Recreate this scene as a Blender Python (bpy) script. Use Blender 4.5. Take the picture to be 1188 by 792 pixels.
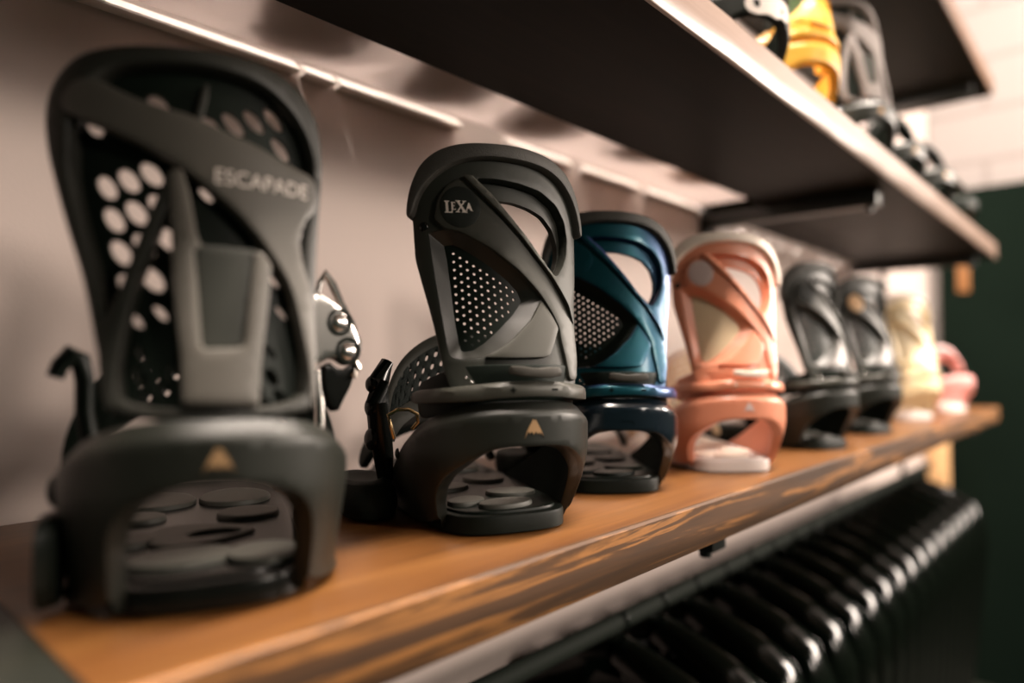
import bpy, bmesh, math, random
import numpy as np
from mathutils import Vector, Matrix
from mathutils.geometry import delaunay_2d_cdt

for o in list(bpy.data.objects):
    bpy.data.objects.remove(o, do_unlink=True)
random.seed(7)
SC = bpy.context.scene
COL = SC.collection
S = 1.10                       # height of the lower shelf top above the floor
R_ = math.radians

# ------------------------------------------------------------------ camera
cd = bpy.data.cameras.new('camera')
cam = bpy.data.objects.new('camera', cd)
COL.objects.link(cam)
cd.sensor_width = 36.0
cd.lens = 800.0 / 1188.0 * 36.0
cd.clip_start = 0.02
cam.location = (0.614, 0.0, S + 0.118)
cam.rotation_euler = (math.pi / 2 + math.atan(24 / 800.0), 0, R_(42.1))
cd.dof.use_dof = True
cd.dof.focus_distance = 0.52
cd.dof.aperture_fstop = 1.75
SC.camera = cam

# ------------------------------------------------------------------ light
SC.view_settings.view_transform = 'Standard'
SC.view_settings.look = 'None'
SC.view_settings.exposure = 0.0
SC.view_settings.gamma = 1.0
wd = bpy.data.worlds.new('world')
SC.world = wd
wd.use_nodes = True
wd.node_tree.nodes['Background'].inputs[0].default_value = (0.009, 0.021, 0.014, 1)
wd.node_tree.nodes['Background'].inputs[1].default_value = 1.0


def lamp(name, loc, target, size, power, colour=(1, 0.86, 0.75), sy=None):
    ld = bpy.data.lights.new(name, 'AREA')
    ld.shape = 'RECTANGLE' if sy else 'DISK'
    ld.size = size
    if sy:
        ld.size_y = sy
    ld.energy = power
    ld.color = colour
    o = bpy.data.objects.new(name, ld)
    COL.objects.link(o)
    o.location = loc
    d = Vector(target) - Vector(loc)
    o.rotation_euler = d.to_track_quat('-Z', 'Y').to_euler() if abs(d.x) + abs(d.y) > 0.05 else (0, 0, 0)
    return o


lamp('ceiling_spot_front', (3.4, 0.9, S + 1.15), (0.0, 0.5, S + 0.2), 0.45, 32)
lamp('wall_fill', (1.9, 2.95, S + 0.82), (0.0, 0.5, S + 0.15), 0.7, 88)  # unseen fill added to light the wall without sheen on the bindings
lamp('ceiling_spot_far', (3.0, 2.6, S + 1.15), (0.0, 2.2, S + 0.2), 0.45, 40)
lamp('ceiling_tube', (0.84, 1.1, S + 2.40), (0.84, 1.101, S), 0.16, 270, sy=3.0)
for yy in (0.22, 0.62, 1.02, 1.42, 1.82):
    lamp('strip_backlight', (0.10, yy, S + 0.838), (0.10, yy + 0.001, S), 0.035, 2.8)  # added unseen lamps, only there to light the frosted strip from above
lamp('ceiling_spot_end_wall', (1.4, 2.0, S + 2.45), (0.5, 3.2, S + 1.3), 0.6, 3)

# ------------------------------------------------------------------ materials
MATS = {}


def mat(name, col, rough=0.5, metal=0.0, coat=0.0, spec=0.5, noise=None, bump=None, trans=0.0):
    m = bpy.data.materials.new(name)
    m.use_nodes = True
    nt = m.node_tree
    b = nt.nodes['Principled BSDF']
    b.inputs['Base Color'].default_value = (*col, 1)
    b.inputs['Roughness'].default_value = rough
    b.inputs['Metallic'].default_value = metal
    b.inputs['Coat Weight'].default_value = coat
    b.inputs['Coat Roughness'].default_value = 0.15
    b.inputs['Specular IOR Level'].default_value = spec
    tc = nt.nodes.new('ShaderNodeTexCoord')
    if noise:
        sc, amt = noise
        n = nt.nodes.new('ShaderNodeTexNoise')
        n.inputs['Scale'].default_value = sc
        n.inputs['Detail'].default_value = 4
        nt.links.new(tc.outputs['Object'], n.inputs['Vector'])
        mx = nt.nodes.new('ShaderNodeMix')
        mx.data_type = 'RGBA'
        mx.inputs['A'].default_value = (*[c * (1 - amt) for c in col], 1)
        mx.inputs['B'].default_value = (*[min(1, c * (1 + amt)) for c in col], 1)
        nt.links.new(n.outputs['Fac'], mx.inputs['Factor'])
        nt.links.new(mx.outputs['Result'], b.inputs['Base Color'])
    if bump:
        sc, st = bump
        n = nt.nodes.new('ShaderNodeTexNoise')
        n.inputs['Scale'].default_value = sc
        n.inputs['Detail'].default_value = 3
        nt.links.new(tc.outputs['Object'], n.inputs['Vector'])
        bp = nt.nodes.new('ShaderNodeBump')
        bp.inputs['Strength'].default_value = st
        bp.inputs['Distance'].default_value = 0.001
        nt.links.new(n.outputs['Fac'], bp.inputs['Height'])
        nt.links.new(bp.outputs['Normal'], b.inputs['Normal'])
    MATS[name] = m
    return m


mat('black_plastic', (0.007, 0.011, 0.008), 0.5, bump=(1800, 0.12), spec=0.18)
mat('frame_black', (0.026, 0.028, 0.022), 0.46, bump=(1800, 0.12), spec=0.35)
mat('band_grey', (0.044, 0.044, 0.035), 0.44, bump=(1600, 0.1), spec=0.4)
mat('hoop_grey', (0.013, 0.0145, 0.011), 0.4, bump=(1600, 0.1), spec=0.4)
mat('spine_grey', (0.085, 0.078, 0.066), 0.40, spec=0.5, bump=(1600, 0.1))
mat('frame_grey', (0.024, 0.024, 0.0195), 0.40, spec=0.5, bump=(1600, 0.1))
mat('hoop_charcoal', (0.013, 0.0145, 0.011), 0.4, bump=(1600, 0.1), spec=0.4)
mat('plate_grey', (0.050, 0.049, 0.040), 0.46, bump=(1600, 0.1), spec=0.35)
mat('navy_gloss', (0.006, 0.012, 0.018), 0.2, metal=0.2, coat=0.8)
mat('black_satin', (0.006, 0.010, 0.007), 0.42, spec=0.22)
mat('black_gloss', (0.006, 0.007, 0.006), 0.22, spec=0.22)
mat('black_rubber', (0.040, 0.037, 0.030), 0.6, bump=(1100, 0.55), spec=0.5)
mat('shade_black', (0.006, 0.010, 0.007), 0.85, spec=0.08)  # matte black standing in for the shade inside the heel hoops
mat('dark_fabric', (0.006, 0.011, 0.008), 0.7, spec=0.25, bump=(900, 0.4))
mat('grey_plastic', (0.050, 0.046, 0.038), 0.5, spec=0.3, bump=(1600, 0.1))
mat('charcoal_plastic', (0.016, 0.0155, 0.0125), 0.42, spec=0.22, bump=(1600, 0.1))
mat('pad_grey', (0.08, 0.08, 0.067), 0.55)
mat('silver', (0.78, 0.74, 0.70), 0.22, metal=1.0)
mat('gold_wire', (0.80, 0.58, 0.30), 0.25, metal=1.0)
mat('print_white', (0.72, 0.64, 0.58), 0.5)
mat('logo_bronze', (0.42, 0.26, 0.13), 0.4, metal=0.3)
mat('badge_black', (0.010, 0.013, 0.010), 0.6, spec=0.3)
mat('salmon', (0.70, 0.265, 0.155), 0.38, coat=0.15, noise=(60, 0.05))
mat('cream_rubber', (0.90, 0.78, 0.67), 0.55)
mat('cream_fabric', (0.72, 0.56, 0.36), 0.6, bump=(700, 0.5))
mat('pale_badge', (0.60, 0.46, 0.43), 0.5)
mat('cream_plastic', (0.86, 0.69, 0.42), 0.4)
mat('pink_plastic', (0.78, 0.36, 0.33), 0.4)
mat('yellow_plastic', (0.80, 0.44, 0.06), 0.36)
mat('olive_plastic', (0.05, 0.09, 0.03), 0.4)
mat('white_plastic', (0.80, 0.72, 0.68), 0.4)
mat('mid_grey', (0.17, 0.15, 0.14), 0.4)
mat('hi_grey', (0.13, 0.115, 0.105), 0.42)
mat('nylon_black', (0.002, 0.003, 0.002), 0.15, spec=0.3)
mat('rail_black', (0.010, 0.014, 0.010), 0.75, spec=0.15)
mat('steel_black', (0.012, 0.014, 0.012), 0.4, spec=0.4)
mat('pale_rail', (0.88, 0.82, 0.78), 0.3)
mat('pine', (0.70, 0.42, 0.20), 0.55, noise=(14, 0.25))
mat('orange_card', (0.26, 0.11, 0.03), 0.6)


def iridescent(name, a, b, rough=0.22):
    m = mat(name, a, rough, metal=0.6, coat=0.2)
    nt = m.node_tree
    bs = nt.nodes['Principled BSDF']
    lw = nt.nodes.new('ShaderNodeLayerWeight')
    lw.inputs['Blend'].default_value = 0.42
    tc = nt.nodes.new('ShaderNodeTexCoord')
    n = nt.nodes.new('ShaderNodeTexNoise')
    n.inputs['Scale'].default_value = 28
    nt.links.new(tc.outputs['Object'], n.inputs['Vector'])
    ad = nt.nodes.new('ShaderNodeMath')
    ad.operation = 'MULTIPLY_ADD'
    ad.inputs[1].default_value = 0.5
    nt.links.new(n.outputs['Fac'], ad.inputs[0])
    sb = nt.nodes.new('ShaderNodeMath')
    sb.operation = 'SUBTRACT'
    sb.inputs[1].default_value = 0.25
    nt.links.new(lw.outputs['Facing'], sb.inputs[0])
    nt.links.new(sb.outputs[0], ad.inputs[2])
    rp = nt.nodes.new('ShaderNodeValToRGB')
    rp.color_ramp.elements[0].color = (*a, 1)
    rp.color_ramp.elements[0].position = 0.1
    rp.color_ramp.elements[1].color = (*b, 1)
    rp.color_ramp.elements[1].position = 0.75
    nt.links.new(ad.outputs[0], rp.inputs[0])
    nt.links.new(rp.outputs[0], bs.inputs['Base Color'])
    return m


iridescent('blue_pearl', (0.006, 0.075, 0.10), (0.05, 0.06, 0.20), 0.36)


def wood(name, stops, scale, rough=0.42, stretch=(9, 0.55, 9), coat=0.1, dist=1.6, spec=0.5):
    """grain running along Y (object coordinates are metres)"""
    m = mat(name, stops[0][1], rough, coat=coat, spec=spec)
    nt = m.node_tree
    b = nt.nodes['Principled BSDF']
    tc = nt.nodes.new('ShaderNodeTexCoord')
    mp = nt.nodes.new('ShaderNodeMapping')
    mp.inputs['Scale'].default_value = stretch
    nt.links.new(tc.outputs['Object'], mp.inputs['Vector'])
    n = nt.nodes.new('ShaderNodeTexNoise')
    n.inputs['Scale'].default_value = scale
    n.inputs['Detail'].default_value = 7
    n.inputs['Roughness'].default_value = 0.6
    n.inputs['Distortion'].default_value = dist
    nt.links.new(mp.outputs['Vector'], n.inputs['Vector'])
    rp = nt.nodes.new('ShaderNodeValToRGB')
    els = rp.color_ramp.elements
    while len(els) < len(stops):
        els.new(0.5)
    for e, (p, c) in zip(els, stops):
        e.position = p
        e.color = (*c, 1)
    nt.links.new(n.outputs['Fac'], rp.inputs['Fac'])
    f = nt.nodes.new('ShaderNodeTexNoise')
    mp2 = nt.nodes.new('ShaderNodeMapping')
    mp2.inputs['Scale'].default_value = (420, 12, 420)
    nt.links.new(tc.outputs['Object'], mp2.inputs['Vector'])
    nt.links.new(mp2.outputs['Vector'], f.inputs['Vector'])
    f.inputs['Scale'].default_value = 1.0
    mx = nt.nodes.new('ShaderNodeMix')
    mx.data_type = 'RGBA'
    mx.blend_type = 'OVERLAY'
    mx.inputs['Factor'].default_value = 0.35
    nt.links.new(rp.outputs['Color'], mx.inputs['A'])
    nt.links.new(f.outputs['Color'], mx.inputs['B'])
    bw = nt.nodes.new('ShaderNodeRGBToBW')
    nt.links.new(f.outputs['Color'], bw.inputs[0])
    nt.links.new(bw.outputs[0], mx.inputs['B'])
    nt.links.new(mx.outputs['Result'], b.inputs['Base Color'])
    return m


wood('shelf_oak', [(0.25, (0.078, 0.026, 0.0055)), (0.5, (0.142, 0.055, 0.0125)), (0.75, (0.18, 0.076, 0.019))], 3.0, rough=0.40, coat=0.15)
wood('raw_edge', [(0.36, (0.050, 0.022, 0.007)), (0.51, (0.085, 0.036, 0.010)), (0.57, (0.33, 0.14, 0.035)), (0.65, (0.12, 0.05, 0.013))],
     1.5, rough=0.55, stretch=(10, 1.7, 38), coat=0.0, dist=1.4)
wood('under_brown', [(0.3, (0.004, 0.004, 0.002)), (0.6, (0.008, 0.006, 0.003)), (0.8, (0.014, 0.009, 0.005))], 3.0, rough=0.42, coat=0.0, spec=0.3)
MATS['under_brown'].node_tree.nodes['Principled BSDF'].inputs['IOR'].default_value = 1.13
wood('pale_sheen_edge', [(0.3, (0.27, 0.18, 0.138)), (0.7, (0.32, 0.22, 0.17))], 2.0, rough=0.36, coat=0.3)  # pale veneer, with the sheen of the far wall put into its colour
wood('dark_board', [(0.3, (0.007, 0.009, 0.006)), (0.7, (0.011, 0.012, 0.007))], 3.0, rough=0.5)

m = mat('wall_paint', (0.60, 0.50, 0.455), 0.75, noise=(3, 0.03), bump=(260, 0.08))
m = mat('black_paint', (0.006, 0.011, 0.008), 0.8, spec=0.1, noise=(2, 0.3))
m.node_tree.nodes['Principled BSDF'].inputs['IOR'].default_value = 1.1
m = mat('floor_dark', (0.020, 0.022, 0.017), 0.4, noise=(2, 0.3))
m = mat('ceiling_paint', (0.35, 0.30, 0.27), 0.8, noise=(2, 0.1))

# painted block wall
m = mat('painted_block', (0.29, 0.265, 0.255), 0.7)
nt = m.node_tree
tc = nt.nodes.new('ShaderNodeTexCoord')
mp = nt.nodes.new('ShaderNodeMapping')
mp.inputs['Rotation'].default_value = (R_(90), 0, 0)
nt.links.new(tc.outputs['Object'], mp.inputs['Vector'])
br = nt.nodes.new('ShaderNodeTexBrick')
br.inputs['Color1'].default_value = (0.29, 0.265, 0.255, 1)
br.inputs['Color2'].default_value = (0.30, 0.275, 0.264, 1)
br.inputs['Mortar'].default_value = (0.235, 0.212, 0.202, 1)
br.inputs['Scale'].default_value = 1.0
br.inputs['Brick Width'].default_value = 0.40
br.inputs['Row Height'].default_value = 0.20
br.inputs['Mortar Size'].default_value = 0.012
nt.links.new(mp.outputs['Vector'], br.inputs['Vector'])
nt.links.new(br.outputs['Color'], nt.nodes['Principled BSDF'].inputs['Base Color'])

# frosted translucent strip
m = bpy.data.materials.new('frosted_acrylic')
m.use_nodes = True
nt = m.node_tree
for n in list(nt.nodes):
    nt.nodes.remove(n)
out = nt.nodes.new('ShaderNodeOutputMaterial')
tr = nt.nodes.new('ShaderNodeBsdfTranslucent')
tr.inputs['Color'].default_value = (0.72, 0.66, 0.64, 1)
df = nt.nodes.new('ShaderNodeBsdfPrincipled')
df.inputs['Base Color'].default_value = (0.5, 0.42, 0.36, 1)
df.inputs['Roughness'].default_value = 0.35
ms = nt.nodes.new('ShaderNodeMixShader')
ms.inputs[0].default_value = 0.25
nt.links.new(tr.outputs[0], ms.inputs[1])
nt.links.new(df.outputs[0], ms.inputs[2])
nt.links.new(ms.outputs[0], out.inputs[0])
MATS['frosted_acrylic'] = m


# ------------------------------------------------------------------ object helpers
def link(name, me, material, parent=None):
    o = bpy.data.objects.new(name, me)
    COL.objects.link(o)
    if material:
        if not me.materials:
            me.materials.append(MATS[material])
        o.material_slots[0].link = 'OBJECT'
        o.material_slots[0].material = MATS[material]
    if parent:
        o.parent = parent
    return o


def finish(bm, name, material, parent=None, sharp=38, smooth=True):
    bmesh.ops.remove_doubles(bm, verts=bm.verts, dist=1e-6)
    bmesh.ops.recalc_face_normals(bm, faces=bm.faces)
    for f in bm.faces:
        f.smooth = smooth
    for e in bm.edges:
        if len(e.link_faces) == 2:
            if e.calc_face_angle(0) > R_(sharp):
                e.smooth = False
    me = bpy.data.meshes.new(name)
    bm.to_mesh(me)
    bm.free()
    return link(name, me, material, parent)


def thing(name, label, cat, loc=(0, 0, 0), rz=0.0, group=None):
    o = bpy.data.objects.new(name, None)
    o.empty_display_size = 0.05
    COL.objects.link(o)
    o.location = loc
    o.rotation_euler = (0, 0, rz)
    tag(o, label, cat, group)
    return o


def tag(o, label, cat, group=None):
    o['label'] = label
    o['category'] = cat
    if group:
        o['group'] = group
    return o


def struct(o):
    o['kind'] = 'structure'
    return o


def copy_tree(o, parent=None):
    c = o.copy()
    COL.objects.link(c)
    c.parent = parent
    if parent:
        c.matrix_parent_inverse = o.matrix_parent_inverse.copy()
    for ch in list(o.children):
        copy_tree(ch, c)
    return c


def box(bm, x0, x1, y0, y1, z0, z1, bev=0.0, seg=2):
    vs = [bm.verts.new((x, y, z)) for x in (x0, x1) for y in (y0, y1) for z in (z0, z1)]
    idx = [(0, 1, 3, 2), (4, 6, 7, 5), (0, 4, 5, 1), (2, 3, 7, 6), (0, 2, 6, 4), (1, 5, 7, 3)]
    fs = [bm.faces.new([vs[i] for i in f]) for f in idx]
    if bev:
        es = list({e for f in fs for e in f.edges})
        bmesh.ops.bevel(bm, geom=es, offset=bev, segments=seg, affect='EDGES', profile=0.6)


def tube(bm, pts, rad, n=10, cap=True):
    pts = [Vector(p) for p in pts]
    rads = rad if isinstance(rad, (list, tuple)) else [rad] * len(pts)
    rings = []
    up = Vector((0.13, 0.21, 0.97))
    for i, p in enumerate(pts):
        d = (pts[min(i + 1, len(pts) - 1)] - pts[max(i - 1, 0)]).normalized()
        a = d.cross(up)
        if a.length < 1e-4:
            a = d.cross(Vector((1, 0, 0)))
        a.normalize()
        b = d.cross(a)
        rings.append([bm.verts.new(p + (a * math.cos(2 * math.pi * k / n) + b * math.sin(2 * math.pi * k / n)) * rads[i]) for k in range(n)])
    for i in range(len(rings) - 1):
        for k in range(n):
            bm.faces.new((rings[i][k], rings[i][(k + 1) % n], rings[i + 1][(k + 1) % n], rings[i + 1][k]))
    if cap:
        bm.faces.new(rings[0][::-1])
        bm.faces.new(rings[-1])


def dome(bm, c, r, h, axis, n=16, rings=4):
    """low domed disc (rivet, pad): c base centre, axis outward"""
    c = Vector(c)
    ax = Vector(axis).normalized()
    a = ax.orthogonal().normalized()
    b = ax.cross(a)
    prev = None
    base = [bm.verts.new(c + (a * math.cos(2 * math.pi * k / n) + b * math.sin(2 * math.pi * k / n)) * r) for k in range(n)]
    prev = base
    bm.faces.new(base[::-1])
    for j in range(1, rings):
        t = j / rings
        rr = r * math.cos(t * math.pi / 2)
        hh = h * math.sin(t * math.pi / 2)
        cur = [bm.verts.new(c + ax * hh + (a * math.cos(2 * math.pi * k / n) + b * math.sin(2 * math.pi * k / n)) * rr) for k in range(n)]
        for k in range(n):
            bm.faces.new((prev[k], prev[(k + 1) % n], cur[(k + 1) % n], cur[k]))
        prev = cur
    top = bm.verts.new(c + ax * h)
    for k in range(n):
        bm.faces.new((prev[k], prev[(k + 1) % n], top))


# ---- curved sheets cut from outlines (outlines in millimetres)
def chaikin(p, it=2, closed=True):
    p = [tuple(q) for q in p]
    for _ in range(it):
        r = []
        n = len(p)
        rng = range(n if closed else n - 1)
        if not closed:
            r.append(p[0])
        for i in rng:
            a, b = p[i], p[(i + 1) % n]
            r.append((a[0] * .75 + b[0] * .25, a[1] * .75 + b[1] * .25))
            r.append((a[0] * .25 + b[0] * .75, a[1] * .25 + b[1] * .75))
        if not closed:
            r.append(p[-1])
        p = r
    return p


def respace(p, d, closed=True):
    r = []
    n = len(p)
    for i in range(n if closed else n - 1):
        a, b = np.array(p[i]), np.array(p[(i + 1) % n])
        L = np.linalg.norm(b - a)
        k = max(1, int(math.ceil(L / d)))
        for j in range(k):
            r.append(tuple(a + (b - a) * j / k))
    if not closed:
        r.append(tuple(p[-1]))
    q = []
    for a in r:
        if not q or math.hypot(a[0] - q[-1][0], a[1] - q[-1][1]) > d * 0.12:
            q.append(a)
    if closed and math.hypot(q[0][0] - q[-1][0], q[0][1] - q[-1][1]) < d * 0.12:
        q.pop()
    return q


def inside(P, poly):
    P = np.asarray(P)
    x, y = P[:, 0], P[:, 1]
    res = np.zeros(len(P), bool)
    n = len(poly)
    for i in range(n):
        x1, y1 = poly[i]
        x2, y2 = poly[(i + 1) % n]
        c = ((y1 > y) != (y2 > y))
        with np.errstate(divide='ignore', invalid='ignore'):
            xi = (x2 - x1) * (y - y1) / ((y2 - y1) if y2 != y1 else 1e-12) + x1
        res ^= c & (x < xi)
    return res


def bdist(P, polys):
    P = np.asarray(P)
    d = np.full(len(P), 1e9)
    for poly in polys:
        A = np.array(poly)
        B = np.roll(A, -1, axis=0)
        for a, b in zip(A, B):
            ab = b - a
            L2 = max(ab @ ab, 1e-12)
            t = np.clip(((P - a) @ ab) / L2, 0, 1)
            q = a + t[:, None] * ab
            d = np.minimum(d, np.hypot(P[:, 0] - q[:, 0], P[:, 1] - q[:, 1]))
    return d


def sheet(bm, outer, holes, mp, t0, t1, grid=6.0, bev=0.0, it=2, hole_it=2, pre=None, extra=()):
    """solid curved panel: outline (mm) -> triangulated -> mapped by mp(u, v, t) at depths t0 (back) and t1 (front)"""
    if pre:
        outer = respace(outer, pre)
        holes = [respace(h, pre) for h in holes] if hole_it else holes
    po = respace(chaikin(outer, it), grid * 0.8)
    ph = [respace(chaikin(h, hole_it), grid * 0.8) for h in holes]
    polys = [po] + ph
    pts = []
    edges = []
    for poly in polys:
        b = len(pts)
        pts += poly
        edges += [(b + i, b + (i + 1) % len(poly)) for i in range(len(poly))]
    A = np.array(po)
    cand = []
    if bev:
        for poly in polys:
            Q = np.array(poly)
            T = np.roll(Q, -1, 0) - np.roll(Q, 1, 0)
            N = np.stack([-T[:, 1], T[:, 0]], 1)
            N /= np.maximum(np.linalg.norm(N, axis=1, keepdims=True), 1e-9)
            for f in (0.4, 1.0):
                for s_ in (1, -1):
                    c = Q + N * bev * f * s_
                    ok = inside(c, po)
                    for h in ph:
                        ok &= ~inside(c, h)
                    c = c[ok]
                    if len(c):
                        dd = bdist(c, polys)
                        cand += [tuple(x) for x in c[dd > bev * f * 0.85]]
    g = []
    y = A[:, 1].min()
    row = 0
    while y < A[:, 1].max():
        x = A[:, 0].min() + (grid / 2 if row % 2 else 0)
        while x < A[:, 0].max():
            g.append((x, y))
            x += grid
        y += grid * 0.866
        row += 1
    if g:
        g = np.array(g)
        ok = inside(g, po)
        for h in ph:
            ok &= ~inside(g, h)
        g = g[ok]
        if len(g):
            g = g[bdist(g, polys) > max(grid * 0.5, bev * 1.5)]
            cand += [tuple(x) for x in g]
    if len(extra):
        x = np.array(extra, float)
        ok = inside(x, po)
        for h in ph:
            ok &= ~inside(x, h)
        x = x[ok]
        x = x[bdist(x, polys) > max(0.8, bev * 1.1)]
        if len(cand) and len(x):
            cc = np.array(cand)
            far = np.min(np.hypot(cc[:, None, 0] - x[None, :, 0], cc[:, None, 1] - x[None, :, 1]), axis=1) > 1.6
            cand = [tuple(q) for q in cc[far]]
        cand += [tuple(q) for q in x]
    pts += cand
    V, E, F, *_ = delaunay_2d_cdt([Vector(p) for p in pts], edges, [], 0, 1e-6)
    V = np.array([(v.x, v.y) for v in V])
    C = np.array([V[list(f)].mean(0) for f in F])
    ok = inside(C, po)
    for h in ph:
        ok &= ~inside(C, h)
    F = [f for f, k in zip(F, ok) if k]
    d = bdist(V, polys) if bev else None
    T0 = t0 if callable(t0) else (lambda u, v: t0)
    T1 = t1 if callable(t1) else (lambda u, v: t1)
    front, back = {}, {}
    used = sorted({i for f in F for i in f})
    for i in used:
        u, v = V[i]
        a = T1(u, v)
        if bev and d[i] < bev * 0.999:
            k = 1 - d[i] / bev
            a -= bev * (1 - math.sqrt(max(0, 1 - k * k)))
        front[i] = bm.verts.new(mp(u, v, a))
        back[i] = bm.verts.new(mp(u, v, T0(u, v)))
    cnt = {}
    for f in F:
        bm.faces.new([front[i] for i in f])
        bm.faces.new([back[i] for i in f][::-1])
        for i in range(len(f)):
            a, b = f[i], f[(i + 1) % len(f)]
            cnt.setdefault((min(a, b), max(a, b)), []).append((a, b))
    for k, l in cnt.items():
        if len(l) == 1:
            a, b = l[0]
            bm.faces.new((front[b], front[a], back[a], back[b]))


def strip(bm, A, B, mp, ta, tb, n=60, thick=1.0, closed=False):
    """facet between two outlines (mm), same direction"""
    def rs(p):
        p = np.array(p, float)
        if closed:
            p = np.vstack([p, p[:1]])
        L = np.r_[0, np.cumsum(np.linalg.norm(np.diff(p, axis=0), axis=1))]
        t = np.linspace(0, L[-1], n)
        return np.stack([np.interp(t, L, p[:, 0]), np.interp(t, L, p[:, 1])], 1)
    a, b = rs(A), rs(B)
    rows = [[bm.verts.new(mp(*p, ta)) for p in a], [bm.verts.new(mp(*p, tb)) for p in b],
            [bm.verts.new(mp(*p, tb - thick)) for p in b], [bm.verts.new(mp(*p, ta - thick)) for p in a]]
    for r in range(4):
        p, q = rows[r], rows[(r + 1) % 4]
        for i in range(n - 1):
            bm.faces.new((p[i], p[i + 1], q[i + 1], q[i]))
    if not closed:
        bm.faces.new([r[0] for r in rows])
        bm.faces.new([r[-1] for r in rows][::-1])


def ellipse(cx, cy, a, b, rot=0, n=12):
    c, s = math.cos(rot), math.sin(rot)
    return [(cx + a * math.cos(t) * c - b * math.sin(t) * s, cy + a * math.cos(t) * s + b * math.sin(t) * c)
            for t in [2 * math.pi * k / n for k in range(n)]]


def hb_map(rad, y0, lean, z0=90.0, rot=0.0, off=(0, 0)):
    c, s = math.cos(R_(rot)), math.sin(R_(rot))

    def f(u, v, t):
        ph = u / rad
        x = (rad + t) * math.sin(ph)
        y = y0 + lean * (v - z0) + rad - (rad + t) * math.cos(ph)
        return Vector((x * c - y * s + off[0], x * s + y * c + off[1], v + t * lean * 0.9)) * 0.001
    return f


def hoop_map(rad, taper=0.20):
    def f(s, z, t):
        q = rad * math.pi / 2
        g = 1 - taper * (1 - min(1, max(0, z) / 58.0)) ** 2
        if abs(s) <= q:
            a = s / rad
            x, y = (rad + t) * math.sin(a), rad - (rad + t) * math.cos(a)
        else:
            x, y = math.copysign(rad + t, s), rad + abs(s) - q
        y += 10 * (1 - min(1, max(0, z) / 58.0)) ** 2
        return Vector((x * g, y, z)) * 0.001
    return f


def flat_map(z):
    def f(u, v, t):
        return Vector((u, v, z + t)) * 0.001
    return f


def text_on(bm, body, mp, x0, y0, w, h, t0, t1, slope=0.0):
    cu = bpy.data.curves.new('letters', 'FONT')
    cu.body = body
    cu.resolution_u = 3
    o = bpy.data.objects.new('letters', cu)
    COL.objects.link(o)
    dg = bpy.context.evaluated_depsgraph_get()
    me = bpy.data.meshes.new_from_object(o.evaluated_get(dg))
    bpy.data.objects.remove(o, do_unlink=True)
    bpy.data.curves.remove(cu)
    P = np.array([v.co[:2] for v in me.vertices])
    mn, mx = P.min(0), P.max(0)
    Q = (P - mn) / (mx - mn) * np.array([w, h]) + np.array([x0, y0])
    Q[:, 1] += (Q[:, 0] - x0) * slope
    fr = [bm.verts.new(mp(u, v, t1)) for u, v in Q]
    for p in me.polygons:
        try:
            bm.faces.new([fr[i] for i in p.vertices])
        except ValueError:
            pass
    bpy.data.meshes.remove(me)


def poly_on(bm, P, mp, t0, t1):
    """small flat printed shape with a hair of thickness"""
    sheet(bm, P, [], mp, t0, t1, grid=4.0, it=0)


MOUNTAIN = [(-7, -7), (-5.6, -2.4), (-3.4, 2.2), (-1.0, 6.6), (0, 5.6), (0.9, 6.2), (3.6, 1.0), (5.4, -2.6), (7, -7),
            (5.0, -2.9), (4.2, -4.4), (3.2, -2.6), (2.2, -4.2), (1.0, -2.0), (-0.6, -4.4), (-2.0, -2.2), (-3.4, -3.8), (-4.6, -1.8)]

# ------------------------------------------------------------------ binding outlines (mm; u round the surface, v up)
HOOP_TOP = [(0, 92), (22, 91.6), (40, 89.8), (58, 86), (74, 81), (92, 74), (120, 59), (150, 43), (180, 27), (205, 15)]
HOOP_IN_OPEN = [(0, 62.4), (16, 62), (28, 60), (36, 56.5), (45, 51), (58, 43), (67, 34), (72, 22), (73, 3)]
HOOP_IN_TALL = [(0, 63.8), (12, 63.2), (24, 60.5), (36, 55.5), (44, 47), (48, 36), (49, 20), (49, 3)]


def hoop_outline(inner, front=(205, 3)):
    right = HOOP_TOP[1:] + [front]
    up = right + inner[::-1]                       # right half, then inner edge back to the centre
    left = [(-a, b) for a, b in up[::-1]]
    return [HOOP_TOP[0]] + up[:-1] + [inner[0]] + left[1:]


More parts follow.
